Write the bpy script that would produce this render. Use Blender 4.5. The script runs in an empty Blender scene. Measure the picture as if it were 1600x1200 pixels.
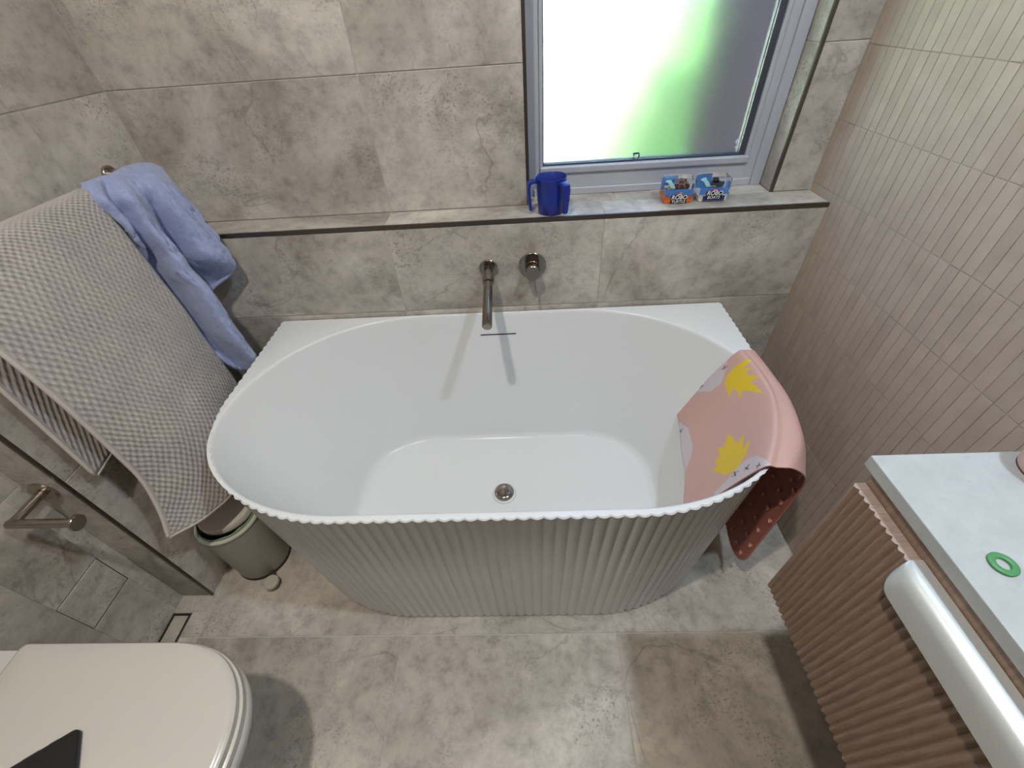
import bpy, bmesh, math, random
from mathutils import Vector, Matrix, Euler, noise
random.seed(7)
sc = bpy.context.scene
col = sc.collection
R = math.radians
PI = math.pi

# ------------------------------------------------------------------ camera, light, exposure
cam = bpy.data.objects.new('camera', bpy.data.cameras.new('camera'))
cam.data.sensor_width = 36.0
cam.data.lens = 36.0 * 654.37 / 1600.0
cam.data.clip_start = 0.02
cam.location = (.1376, -1.1221, 1.3099)
cam.rotation_euler = (R(47.4707), R(3.1701), R(.4115))
col.objects.link(cam); sc.camera = cam

w = bpy.data.worlds.new('sky'); sc.world = w; w.use_nodes = True
wn = w.node_tree.nodes; wl = w.node_tree.links
bg = wn['Background']
sky = wn.new('ShaderNodeTexSky'); sky.sky_type = 'HOSEK_WILKIE'
sky.sun_direction = (-.25, -.55, .8); sky.turbidity = 2.6; sky.ground_albedo = .35
wl.new(sky.outputs[0], bg.inputs[0]); bg.inputs[1].default_value = 24.0

sun = bpy.data.objects.new('sun', bpy.data.lights.new('sun', 'SUN'))
sun.data.energy = 34.0; sun.data.angle = R(.6); sun.data.color = (1, .96, .9)
sun.rotation_euler = Vector((.25, .55, -.8)).to_track_quat('-Z', 'Y').to_euler()
col.objects.link(sun)

CEIL = 2.4
LAMPS = [((.84, -.93), (.74, .90, 1.08), 11.5), ((-.17, -1.08), (1.0, .93, .86), 15.0)]   # cool and warm downlights
sc.view_settings.view_transform = 'Standard'
sc.view_settings.look = 'None'
sc.view_settings.gamma = 1.0
sc.view_settings.use_curve_mapping = False
sc.view_settings.exposure = 0.27

# ------------------------------------------------------------------ materials
def srgb(r, g, b):
    f = lambda c: (c/255/12.92) if c/255 <= .04045 else ((c/255+.055)/1.055)**2.4
    return (f(r), f(g), f(b), 1)

def mat(name, c, rough=.5, metal=0.0, spec=.5, **k):
    m = bpy.data.materials.new(name); m.use_nodes = True
    b = m.node_tree.nodes['Principled BSDF']
    b.inputs['Base Color'].default_value = c
    b.inputs['Roughness'].default_value = rough
    b.inputs['Metallic'].default_value = metal
    b.inputs['Specular IOR Level'].default_value = spec
    for kk, v in k.items():
        b.inputs[kk.replace('_', ' ')].default_value = v
    return m

class NT:
    def __init__(s, m): s.n = m.node_tree.nodes; s.l = m.node_tree.links; s.b = s.n['Principled BSDF']
    def node(s, t, **k):
        n = s.n.new(t)
        for a, v in k.items():
            if a.startswith('i_'):
                n.inputs[a[2:].replace('_', ' ')].default_value = v
            else: setattr(n, a, v)
        return n
    def link(s, a, b): s.l.new(a, b)
    def noise(s, vec, scale, detail=4, rough=.5, dist=0):
        n = s.node('ShaderNodeTexNoise'); n.inputs['Scale'].default_value = scale
        n.inputs['Detail'].default_value = detail; n.inputs['Roughness'].default_value = rough
        n.inputs['Distortion'].default_value = dist
        if vec: s.link(vec, n.inputs['Vector'])
        return n.outputs['Fac']
    def ramp(s, fac, stops):
        n = s.node('ShaderNodeValToRGB'); e = n.color_ramp.elements
        while len(e) < len(stops): e.new(.5)
        for el, (p, c) in zip(e, stops):
            el.position = p; el.color = c if len(c) == 4 else (*c, 1)
        s.link(fac, n.inputs[0]); return n.outputs[0]
    def mix(s, fac, a, b, mode='MIX'):
        n = s.node('ShaderNodeMix', data_type='RGBA', blend_type=mode)
        for sock, v in ((n.inputs[0], fac), (n.inputs[6], a), (n.inputs[7], b)):
            if hasattr(v, 'is_linked'): s.link(v, sock)
            else: sock.default_value = v
        return n.outputs[2]
    def math(s, op, a, b=0):
        n = s.node('ShaderNodeMath', operation=op)
        for sock, v in ((n.inputs[0], a), (n.inputs[1], b)):
            if hasattr(v, 'is_linked'): s.link(v, sock)
            else: sock.default_value = v
        return n.outputs[0]
    def coord(s, kind='Object'): return s.node('ShaderNodeTexCoord').outputs[kind]
    def rnd_coord(s):
        oi = s.node('ShaderNodeObjectInfo'); v = s.node('ShaderNodeVectorMath', operation='ADD')
        m = s.node('ShaderNodeVectorMath', operation='SCALE'); cmb = s.node('ShaderNodeCombineXYZ')
        s.link(oi.outputs['Random'], cmb.inputs[0]); s.link(oi.outputs['Random'], cmb.inputs[2])
        s.link(cmb.outputs[0], m.inputs[0]); m.inputs['Scale'].default_value = 57.0
        s.link(s.coord(), v.inputs[0]); s.link(m.outputs[0], v.inputs[1])
        return v.outputs[0], oi.outputs['Random']
    def bump(s, h, strength=.3, dist=.002):
        b = s.node('ShaderNodeBump'); b.inputs['Strength'].default_value = strength
        b.inputs['Distance'].default_value = dist
        s.link(h, b.inputs['Height']); s.link(b.outputs[0], s.b.inputs['Normal'])
    def out(s, c, sock='Base Color'): s.link(c, s.b.inputs[sock])

def stone(name, dark, light, veins=.5, pits=1.0, rough=.42):
    m = mat(name, light, rough); t = NT(m); v, rn = t.rnd_coord()
    big = t.noise(v, 3.2, 8, .62, .55)
    c = t.ramp(big, [(.34, dark), (.50, tuple((a+b)/2 for a, b in zip(dark, light))), (.66, light)])
    fine = t.noise(v, 26, 10, .72)
    f = t.ramp(fine, [(.32, (.70, .69, .68, 1)), (.5, (1, 1, 1, 1)), (.68, (1.17, 1.16, 1.14, 1))])
    c = t.mix(1.0, c, f, 'MULTIPLY')
    # clusters of small dark pits
    zone = t.ramp(t.noise(v, 4.5, 3, .6, .3), [(.50, (0, 0, 0, 1)), (.66, (1, 1, 1, 1))])
    pit = t.ramp(t.noise(v, 150, 3, .65), [(.56, (0, 0, 0, 1)), (.63, (1, 1, 1, 1))])
    pm = t.math('MULTIPLY', zone, pit)
    c = t.mix(t.math('MULTIPLY', pm, .62*pits), c, tuple(x*.38 for x in dark[:3])+(1,))
    # hairline veins
    wv = t.node('ShaderNodeTexNoise'); wv.inputs['Scale'].default_value = 2.3; wv.inputs['Detail'].default_value = 7
    wv.inputs['Distortion'].default_value = 1.3; t.link(v, wv.inputs['Vector'])
    ridge = t.math('ABSOLUTE', t.math('SUBTRACT', wv.outputs['Fac'], .5))
    vm = t.ramp(ridge, [(.0, (1, 1, 1, 1)), (.009, (0, 0, 0, 1))])
    vz = t.ramp(t.noise(v, 3.0, 2), [(.5, (0, 0, 0, 1)), (.62, (1, 1, 1, 1))])
    c = t.mix(t.math('MULTIPLY', t.math('MULTIPLY', vm, vz), veins), c, tuple(x*.5 for x in dark[:3])+(1,))
    t.out(c)
    t.bump(t.math('SUBTRACT', fine, t.math('MULTIPLY', pm, .8)), .12, .002)
    return m

M = {}
M['wall_stone'] = stone('stone tile wall', srgb(152, 145, 134), srgb(203, 197, 187))
M['floor_stone'] = stone('stone tile floor', srgb(152, 144, 131), srgb(205, 198, 185), .6)
M['grout'] = mat('grout', srgb(196, 190, 180), .85)
M['finger'] = mat('taupe glazed finger tile', srgb(156, 142, 130), .7, 0, .1)
t = NT(M['finger']); v, rn = t.rnd_coord()
c = t.ramp(t.noise(v, 14, 5, .6), [(.3, srgb(178, 165, 152)), (.7, srgb(190, 178, 165))])
oi = t.ramp(rn, [(0, (.955, .955, .955, 1)), (1, (1.04, 1.035, 1.03, 1))])
t.out(t.mix(1.0, c, oi, 'MULTIPLY')); t.bump(t.noise(v, 22, 3), .10, .002)
M['finger_grout'] = mat('taupe grout', srgb(186, 176, 164), .9)
M['bronze'] = mat('brushed bronze tile trim', srgb(104, 96, 88), .34, .85)
M['plaster'] = mat('white ceiling plaster', srgb(236, 233, 226), .9)
M['tub'] = mat('matt white stone resin', srgb(222, 224, 224), .24, 0, .45)
t = NT(M['tub']); t.bump(t.noise(t.coord(), 9, 2), .02, .002)
M['chrome'] = mat('brushed nickel', srgb(176, 166, 152), .22, 1.0)
M['dark_chrome'] = mat('gunmetal nickel', srgb(150, 142, 132), .16, 1.0)
M['black'] = mat('black slot', srgb(22, 22, 24), .6)
M['alu'] = mat('grey powder coated aluminium', srgb(188, 191, 198), .42, .3)
M['alu_dark'] = mat('dark grey window gasket', srgb(62, 64, 74), .5)
M['blue_plastic'] = mat('royal blue plastic', srgb(24, 46, 138), .3, 0, .5, Subsurface_Weight=0.0)
M['ceramic'] = mat('white glazed ceramic', srgb(208, 204, 196), .12, 0, .5)
M['seatp'] = mat('white toilet plastic', srgb(204, 198, 188), .22, 0, .5)
M['bin'] = mat('stone grey coated steel', srgb(176, 172, 160), .42)
M['bin_lid'] = mat('warm grey bin lid plastic', srgb(216, 208, 196), .5)
M['bag'] = mat('pale green bin liner film', srgb(150, 182, 152), .25, Transmission_Weight=.25)
M['rubber_dark'] = mat('dark rubber', srgb(58, 52, 48), .7)
M['phone'] = mat('matt black phone case', srgb(20, 17, 18), .45)
M['top'] = mat('white speckled stone worktop', srgb(190, 192, 193), .38)
t = NT(M['top']); v = t.coord()
c = t.ramp(t.noise(v, 30, 8, .7), [(.3, srgb(168, 173, 174)), (.7, srgb(182, 187, 187))])
sp = t.ramp(t.noise(v, 130, 1, .5), [(.80, (0, 0, 0, 1)), (.82, (1, 1, 1, 1))])
t.out(t.mix(t.math('MULTIPLY', sp, .6), c, srgb(150, 148, 146)))
M['top_edge'] = M['top']
M['wood'] = mat('dark oak veneer', srgb(118, 92, 76), .5)
t = NT(M['wood']); v = t.coord()
mp = t.node('ShaderNodeMapping'); mp.inputs['Scale'].default_value = (60, 60, 5); t.link(v, mp.inputs['Vector'])
g = t.noise(mp.outputs[0], 4, 8, .65, .3)
c = t.ramp(g, [(.3, srgb(130, 108, 92)), (.5, srgb(144, 121, 104)), (.72, srgb(160, 137, 120))])
t.out(c); t.bump(g, .25, .001)
M['wood_edge'] = mat('pinkish edge banding', srgb(176, 148, 132), .5)
t = NT(M['wood_edge']); v = t.coord(); mp = t.node('ShaderNodeMapping'); mp.inputs['Scale'].default_value = (8, 90, 8)
t.link(v, mp.inputs['Vector']); t.out(t.ramp(t.noise(mp.outputs[0], 4, 5), [(.35, srgb(154, 134, 122)), (.65, srgb(176, 158, 146))]))
M['handle'] = mat('satin stainless steel', srgb(204, 209, 207), .36, .45)
M['green'] = mat('mid green rubber', srgb(74, 140, 88), .45)
M['pink'] = mat('dusty pink plastic', srgb(208, 178, 172), .4)
M['orange'] = mat('orange plastic base', srgb(226, 116, 44), .4)
M['whitep'] = mat('white plastic base', srgb(232, 228, 218), .4)
M['clear'] = mat('clear blister plastic', (1, 1, 1, 1), .03, 0, .5, Transmission_Weight=1.0, IOR=1.12)
M['card_blue'] = mat('printed sea blue card', srgb(96, 156, 236), .5)
M['card_navy'] = mat('navy label', srgb(24, 52, 112), .5)
M['card_red'] = mat('red label', srgb(190, 46, 40), .5)
M['ink'] = mat('black ink', srgb(20, 20, 22), .6)
M['cyan'] = mat('pale aqua painted glint', srgb(186, 240, 236), .3)  # reflected light on the toy covers, put into colour
M['shell'] = mat('brown turtle shell', srgb(92, 58, 48), .5)
M['seam'] = mat('cream seam', srgb(214, 186, 160), .6)
M['sand'] = mat('cream flipper', srgb(226, 210, 168), .5)
M['grey_toy'] = mat('slate toy hull', srgb(62, 72, 88), .45)
M['letter'] = mat('white lettering', srgb(246, 246, 244), .5)
M['glass'] = mat('obscure frosted glass', (.97, 1, .98, 1), .38, 0, .5, Transmission_Weight=1.0, IOR=1.3)
M['decal'] = mat('pale grey decal', srgb(214, 216, 224), .6)
M['lamp'] = bpy.data.materials.new('lamp diffuser')
M['lamp'].use_nodes = True
b = M['lamp'].node_tree.nodes['Principled BSDF']; b.inputs['Emission Color'].default_value = (1, .95, .88, 1); b.inputs['Emission Strength'].default_value = 8
M['render_wall'] = mat('sunlit cream render', srgb(238, 234, 222), .9)
M['fence'] = mat('brown timber', srgb(78, 58, 68), .8)
t = NT(M['fence']); v, rn = t.rnd_coord(); t.out(t.ramp(t.noise(v, 6, 5), [(.3, srgb(72, 53, 64)), (.7, srgb(84, 64, 74))]))
M['leaf'] = mat('fresh green leaf', srgb(112, 164, 96), .6)
M['lawn'] = mat('lawn grass', srgb(120, 190, 84), .9)
t = NT(M['lawn']); t.out(t.ramp(t.noise(t.coord(), 30, 6), [(.3, srgb(100, 168, 70)), (.7, srgb(150, 214, 104))]))
M['bark'] = mat('brown bark', srgb(96, 76, 58), .9)

# terry towels
M['waffle'] = mat('stone grey waffle cotton', srgb(160, 150, 141), .95, 0, .1, Sheen_Weight=.25)
t = NT(M['waffle']); uv = t.node('ShaderNodeUVMap'); uv.uv_map = 'UVMap'
sep = t.node('ShaderNodeSeparateXYZ'); t.link(uv.outputs[0], sep.inputs[0])
wob = t.math('MULTIPLY', t.math('SUBTRACT', t.noise(uv.outputs[0], 7, 3), .5), .018)
U_ = t.math('ADD', sep.outputs[0], wob); V_ = t.math('ADD', sep.outputs[1], t.math('MULTIPLY', wob, .5))
sv = t.math('SINE', t.math('MULTIPLY', V_, 2*PI/.0088))
row = t.math('FLOOR', t.math('DIVIDE', V_, .0088))
off = t.math('MULTIPLY', t.math('MODULO', row, 2.0), .5)
su = t.math('SINE', t.math('MULTIPLY', t.math('ADD', t.math('DIVIDE', U_, .0092), off), 2*PI))
da = t.math('SINE', t.math('MULTIPLY', t.math('ADD', V_, t.math('MULTIPLY', U_, 1.05)), 2*PI/1.45/.0100))
db = t.math('SINE', t.math('MULTIPLY', t.math('SUBTRACT', t.math('MULTIPLY', V_, .55), U_), 2*PI/1.14/.0120))
hgt = t.math('ADD', t.math('MULTIPLY', da, .55), t.math('MULTIPLY', db, .45))
fz = t.noise(uv.outputs[0], 900, 3)
band = t.math('GREATER_THAN', t.math('ABSOLUTE', t.math('SUBTRACT', sep.outputs[0], .19)), .184)
hgt = t.math('MULTIPLY', hgt, t.math('SUBTRACT', 1.0, band))
t.bump(t.math('ADD', hgt, t.math('MULTIPLY', fz, .5)), .6, .0032)
c = t.ramp(t.noise(uv.outputs[0], 12, 4), [(.3, srgb(182, 176, 172)), (.7, srgb(198, 191, 182))])
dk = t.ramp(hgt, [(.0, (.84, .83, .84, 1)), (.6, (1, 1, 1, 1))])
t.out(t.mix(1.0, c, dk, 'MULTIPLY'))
M['blue_towel'] = mat('periwinkle blue terry', srgb(132, 146, 192), .95, 0, .1, Sheen_Weight=.35)
t = NT(M['blue_towel']); v = t.coord()
t.out(t.ramp(t.noise(v, 60, 6, .7), [(.3, srgb(142, 152, 188)), (.7, srgb(162, 174, 210))]))
t.bump(t.math('ADD', t.noise(v, 420, 3), t.math('MULTIPLY', t.noise(v, 45, 4), 1.6)), .55, .003)
M['mat_top'] = mat('pink rubber bath mat with printed shapes', srgb(214, 168, 158), .42)
t = NT(M['mat_top']); a = t.node('ShaderNodeVertexColor'); a.layer_name = 'print'; t.out(a.outputs['Color'])
M['mat_under'] = mat('dark coral rubber underside', srgb(186, 122, 108), .45)

# ------------------------------------------------------------------ helpers
def link(name, me, m=None, parent=None, loc=None, rot=None):
    o = bpy.data.objects.new(name, me); col.objects.link(o)
    if m is not None and me is not None and not me.materials: me.materials.append(m)
    if parent is not None: o.parent = parent
    if loc is not None: o.location = loc
    if rot is not None: o.rotation_euler = rot
    return o

def mesh_of(bm, name, smooth=False, angle=None):
    bmesh.ops.recalc_face_normals(bm, faces=bm.faces)
    me = bpy.data.meshes.new(name); bm.to_mesh(me); bm.free()
    if smooth or angle is not None:
        me.shade_smooth()
        if angle is not None: me.set_sharp_from_angle(angle=R(angle))
    return me

def obj(name, bm, m, parent=None, smooth=False, angle=None, loc=None, rot=None):
    return link(name, mesh_of(bm, name, smooth, angle), m, parent, loc, rot)

def thing(name, label, cat, loc=(0, 0, 0), rot=(0, 0, 0), group=None):
    o = link(name, None, loc=loc, rot=rot)
    o.empty_display_size = .05
    o['label'] = label; o['category'] = cat
    if group: o['group'] = group
    return o

def struct(o): o['kind'] = 'structure'; return o

def box(bm, x0, x1, y0, y1, z0, z1, bev=0, seg=1):
    v = [bm.verts.new(p) for p in ((x0,y0,z0),(x1,y0,z0),(x1,y1,z0),(x0,y1,z0),(x0,y0,z1),(x1,y0,z1),(x1,y1,z1),(x0,y1,z1))]
    fs = [bm.faces.new([v[i] for i in f]) for f in ((0,3,2,1),(4,5,6,7),(0,1,5,4),(1,2,6,5),(2,3,7,6),(3,0,4,7))]
    if bev:
        es = list({e for f in fs for e in f.edges})
        bmesh.ops.bevel(bm, geom=es, offset=bev, segments=seg, affect='EDGES', profile=.5)
    return bm

def nbox(*a, **k): return box(bmesh.new(), *a, **k)

def lathe(bm, prof, n=32, mtx=None, cap0=False, cap1=False):
    """prof: (r, z) list, revolved round z"""
    rings = []
    for r, z in prof:
        if r < 1e-6: rings.append([bm.verts.new((0, 0, z))]); continue
        rings.append([bm.verts.new((r*math.cos(2*PI*i/n), r*math.sin(2*PI*i/n), z)) for i in range(n)])
    for a, b in zip(rings, rings[1:]):
        for i in range(n):
            j = (i+1) % n
            if len(a) == 1 and len(b) == 1: continue
            if len(a) == 1: bm.faces.new((a[0], b[i], b[j]))
            elif len(b) == 1: bm.faces.new((a[i], a[j], b[0]))
            else: bm.faces.new((a[i], a[j], b[j], b[i]))
    if cap0 and len(rings[0]) > 1: bm.faces.new(list(reversed(rings[0])))
    if cap1 and len(rings[-1]) > 1: bm.faces.new(rings[-1])
    if mtx is not None: bmesh.ops.transform(bm, matrix=mtx, verts=[v for r in rings for v in r])
    return bm

def axis_mtx(p, d):
    return Matrix.Translation(Vector(p)) @ Vector(d).to_track_quat('Z', 'Y').to_matrix().to_4x4()

def cyl(bm, p, q, r, n=24, ch=0, r2=None):
    p = Vector(p); q = Vector(q); L = (q-p).length; r2 = r if r2 is None else r2
    prof = [(r-ch, 0), (r, ch), (r2, L-ch), (r2-ch, L)] if ch else [(r, 0), (r2, L)]
    return lathe(bm, prof, n, axis_mtx(p, q-p), True, True)

def cr(P, t):
    n = len(P)-1; x = min(max(t, 0), 1)*n; i = min(int(x), n-1); f = x-i
    a = P[max(i-1, 0)]; b = P[i]; c = P[i+1]; d = P[min(i+2, n)]
    if i == 0: a = tuple(2*p-q for p, q in zip(b, c))
    if i == n-1: d = tuple(2*q-p for p, q in zip(b, c))
    return tuple(.5*(2*q+(r-p)*f+(2*p-5*q+4*r-s)*f*f+(3*q-p-3*r+s)*f**3) for p, q, r, s in zip(a, b, c, d))

def surf(C, u, v): return Vector(cr([cr(r, u) for r in C], v))

def grid(bm, fn, nu, nv, uvscale=None):
    V = [[bm.verts.new(fn(i/nu, j/nv)) for i in range(nu+1)] for j in range(nv+1)]
    uvl = bm.loops.layers.uv.new('UVMap') if uvscale else None
    for j in range(nv):
        for i in range(nu):
            f = bm.faces.new((V[j][i], V[j][i+1], V[j+1][i+1], V[j+1][i]))
            f.smooth = True
            if uvl:
                for l, (a, b) in zip(f.loops, ((i, j), (i+1, j), (i+1, j+1), (i, j+1))):
                    l[uvl].uv = (a/nu*uvscale[0], b/nv*uvscale[1])
    return V

def text_mesh(s, size, m, name, parent, mtx, extr=.0002, shear=0.0, bold=0.0):
    cu = bpy.data.curves.new(name, 'FONT'); cu.body = s; cu.size = size; cu.extrude = extr
    cu.align_x = 'CENTER'; cu.align_y = 'CENTER'; cu.shear = shear; cu.offset = bold
    tmp = bpy.data.objects.new(name, cu); col.objects.link(tmp)
    dg = bpy.context.evaluated_depsgraph_get()
    me = bpy.data.meshes.new_from_object(tmp.evaluated_get(dg))
    bpy.data.objects.remove(tmp); bpy.data.curves.remove(cu)
    me.transform(mtx); me.materials.clear(); me.name = name
    return link(name, me, m, parent)

FACE = {'back': Matrix(((1,0,0,0),(0,0,-1,0),(0,1,0,0),(0,0,0,1))),
        'left': Matrix(((0,0,1,0),(1,0,0,0),(0,1,0,0),(0,0,0,1))),
        'right': Matrix(((0,0,-1,0),(-1,0,0,0),(0,1,0,0),(0,0,0,1))),
        'floor': Matrix.Identity(4),
        'front': Matrix(((-1,0,0,0),(0,0,1,0),(0,1,0,0),(0,0,0,1)))}
_tc = {}
def tile_mesh(wd, ht, th, ch, m):
    k = (round(wd, 4), round(ht, 4), round(th, 4), m.name)
    if k in _tc: return _tc[k]
    bm = bmesh.new(); a, b = wd/2, ht/2
    v0 = [bm.verts.new((x, y, 0)) for x, y in ((-a,-b),(a,-b),(a,b),(-a,b))]
    v1 = [bm.verts.new((x, y, th-ch)) for x, y in ((-a,-b),(a,-b),(a,b),(-a,b))]
    v2 = [bm.verts.new((x, y, th)) for x, y in ((-a+ch,-b+ch),(a-ch,-b+ch),(a-ch,b-ch),(-a+ch,b-ch))]
    for A, B in ((v0, v1), (v1, v2)):
        for i in range(4): bm.faces.new((A[i], A[(i+1)%4], B[(i+1)%4], B[i]))
    bm.faces.new(v2); bm.faces.new(list(reversed(v0)))
    _tc[k] = mesh_of(bm, 'tile'); _tc[k].materials.append(m)
    return _tc[k]

TH = .0022; GAP = .0028
def tile(face, u0, u1, v0, v1, plane, parent, m, gap=GAP, th=TH, ch=.0006, name='tile', tilt=None):
    """a tile on the plane; u, v are the face's own in-plane world axes (min, max)"""
    wd, ht = abs(u1-u0)-gap, v1-v0-gap
    if wd < .004 or ht < .004: return
    cu, cv = (u0+u1)/2, (v0+v1)/2
    loc = {'back': (cu, plane+th, cv), 'front': (cu, plane-th, cv), 'left': (plane-th, cu, cv),
           'right': (plane+th, cu, cv), 'floor': (cu, cv, plane-th)}[face]
    o = link(name, tile_mesh(wd, ht, th, ch, m), None, parent)
    mt = Matrix.Translation(loc) @ FACE[face]
    o.matrix_local = mt @ tilt if tilt is not None else mt
    return o

# ------------------------------------------------------------------ room shell
XL, XT, XR, YN, D, ZL = -.869, -.966, .930, -.614, .100, .878
YF = -1.95                                    # wall behind the viewer
WX0, WX1, WTOP = .155, .822, 2.05            # window opening
SD = .172                                     # window frame plane

fl = struct(obj('floor', nbox(XT-.12, XR+.12, YF-.1, .30, -.1, -TH), M['grout']))
xs = [XT, -.849, -.249, .351, XR]; ys = [YF, -1.331, -.731, -.131, 0.0]
DRX = (-.9655, -.905); DRY = (-.905, -.663)
for i in range(4):
    for j in range(4):
        if i == 0 and j == 1:                 # the strip with the floor waste
            tile('floor', DRX[1], xs[1], ys[1], ys[2], 0, fl, M['floor_stone'])
            tile('floor', XT, DRX[1], ys[1], DRY[0], 0, fl, M['floor_stone'])
            continue
        if i == 0 and j == 2:
            tile('floor', XT, xs[1], DRY[1], YN+.0, 0, fl, M['floor_stone'])
            tile('floor', DRX[1], xs[1], ys[2], DRY[1], 0, fl, M['floor_stone'])
            tile('floor', XL, xs[1], YN, ys[3], 0, fl, M['floor_stone'])
            continue
        tile('floor', XL if (i == 0 and j == 3) else xs[i], xs[i+1], ys[j], ys[j+1], 0, fl, M['floor_stone'])

# back wall: low wall with a ledge, recessed upper wall with the window opening
bm = bmesh.new()
box(bm, XL-.1, XR+.1, TH, .27, -.1, ZL-TH)                       # low wall
box(bm, XL-.1, WX0-TH, D+TH, .27, ZL-TH, CEIL)
box(bm, WX1+TH, XR+.1, D+TH, .27, ZL-TH, CEIL)
box(bm, WX0-TH, WX1+TH, D+TH, .27, WTOP, CEIL)
wb = struct(obj('wall_back', bm, M['grout']))
jx = [XL, -.8435, -.2438, .3525, XR]
for a, b_ in zip(jx, jx[1:]):
    tile('back', a, b_, 0, .609, 0, wb, M['wall_stone'])
    tile('back', a, b_, .609, ZL-.011, 0, wb, M['wall_stone'])
    tile('floor', a, b_, .0055, D, ZL, wb, M['wall_stone'])
for z0, z1 in ((ZL, 1.2003), (1.2003, 1.8), (1.8, CEIL)):
    for a, b_ in ((XL, -.8435), (-.8435, -.2438), (-.2438, WX0), (WX0, WX1), (WX1, XR)):
        if a == WX0:
            if z1 > WTOP: tile('back', a, b_, max(z0, WTOP), z1, D, wb, M['wall_stone'])
        else: tile('back', a, b_, z0, z1, D, wb, M['wall_stone'])
tile('floor', WX0, .4, D, SD+.03, ZL, wb, M['wall_stone']); tile('floor', .4, WX1, D, SD+.03, ZL, wb, M['wall_stone'])
for z0, z1 in ((ZL, 1.2003), (1.2003, 1.8), (1.8, WTOP)):
    tile('right', D, SD, z0, z1, WX1, wb, M['wall_stone']); tile('left', D, SD, z0, z1, WX0, wb, M['wall_stone'])
struct(obj('trim_1', nbox(XL, XR, -.0008, .0052, ZL-.0105, ZL+.0006), M['bronze']))
struct(obj('trim_2', nbox(WX1-.0008, WX1+.0075, D-.0012, D+.006, ZL, WTOP), M['bronze']))
struct(obj('trim_3', nbox(WX0-.0075, WX0+.0008, D-.0012, D+.006, ZL, WTOP), M['bronze']))

# left wall (bath zone), nib end and the set-back wall behind the toilet
bm = bmesh.new()
box(bm, XT-.12, XL-TH, YN+TH, .42, -.1, CEIL)
box(bm, XT-.12, XT-TH, YF-.1, YN+TH, -.1, CEIL)
wl_ = struct(obj('wall_left', bm, M['grout']))
PAN = (-.774, -.650, .214, .337)               # access panel (y0, y1, z0, z1)
for z0, z1 in ((0, .6), (.6, 1.2003), (1.2003, 1.8), (1.8, CEIL)):
    for a, b_ in ((-.735, -.135), (-.135, D)):
        a = max(a, YN)
        if b_ == D and z1 <= .9: b_ = 0.0
        tile('left', a+(.004 if a == YN else 0), b_, z0, z1, XL, wl_, M['wall_stone'])
    tile('back', XT, XL-.004, z0, z1, YN, wl_, M['wall_stone'])
    if z0 > 0:
        for a, b_ in ((YF, -1.814), (-1.814, -1.214), (-1.214, YN)):
            tile('left', a, b_, z0, z1, XT, wl_, M['wall_stone'])
    else:
        tile('left', YF, -1.214, z0, z1, XT, wl_, M['wall_stone'])
        for r_ in ((-1.214, PAN[0], z0, z1), (PAN[1], YN, z0, z1), (PAN[0], PAN[1], z0, PAN[2]), (PAN[0], PAN[1], PAN[3], z1)):
            tile('left', *r_, XT, wl_, M['wall_stone'], gap=.0002 if True else GAP)
struct(obj('trim_4', nbox(XL-.006, XL+.0008, YN-.0008, YN+.0055, 0, CEIL), M['bronze']))

# right wall: rows of slim vertical finger tiles
wr = struct(obj('wall_right', nbox(XR+.0021, XR+.1, YF-.1, .42, -.1, CEIL), M['finger_grout']))
PW, PH = .0247, .1459
ncol = int((D-YF)/PW)+1
rows = [(.4628+PH*k) for k in range(-4, 14)]
hi = []; lo = []
for k, z0 in enumerate(rows):
    for i in range(ncol):
        y1 = D+.0068-PW*i
        z1 = min(z0+PH, CEIL)
        if z1-max(z0, 0) < .02: continue
        if y1-PW/2 > 0 and z0+PH/2 < ZL: continue
        (hi if (.30 < z0 < 1.30 and y1 > -.92) else lo).append((y1-PW, y1, max(z0, 0.001), z1))
def finger(s):
    y0, y1, z0, z1 = s
    o = tile('right', y0, min(y1, D), z0, z1, XR+random.uniform(0, .0006), wr, M['finger'], gap=.0011, th=.0014, ch=.0004,
             tilt=Euler((random.gauss(0, .002), random.gauss(0, .012), 0)).to_matrix().to_4x4())
hi.sort(key=lambda s: -s[3]); lo += hi[300:]; hi = hi[:300]
for s in hi: finger(s)
bm = bmesh.new()
for y0, y1, z0, z1 in lo: box(bm, XR+random.uniform(0, .0006), XR+.0020, y0+.0006, min(y1, D)-.0006, z0+.0006, z1-.0006)
o = obj('finger_tiles', bm, M['finger'], wr); o['kind'] = 'stuff'

struct(obj('ceiling', nbox(XT-.12, XR+.12, YF-.1, .42, CEIL, CEIL+.1), M['plaster']))
struct(obj('wall_front', nbox(XT-.12, XR+.12, YF-.1, YF, -.1, CEIL), mat('taupe painted wall', srgb(120, 112, 104), .8)))
# door in the wall behind the viewer
dr = struct(obj('door_1', nbox(-.45, .35, YF, YF+.03, 0, 2.04, bev=.003), mat('dark stained door', srgb(96, 82, 72), .5)))
for zz in ((.15, .95), (1.1, 1.9)):
    obj('door_panel', nbox(-.33, .23, YF+.03, YF+.038, zz[0], zz[1], bev=.003), dr.data.materials[0], dr)
obj('door_handle', cyl(bmesh.new(), (.30, YF+.03, 1.0), (.30, YF+.08, 1.0), .012), M['chrome'], dr)

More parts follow.
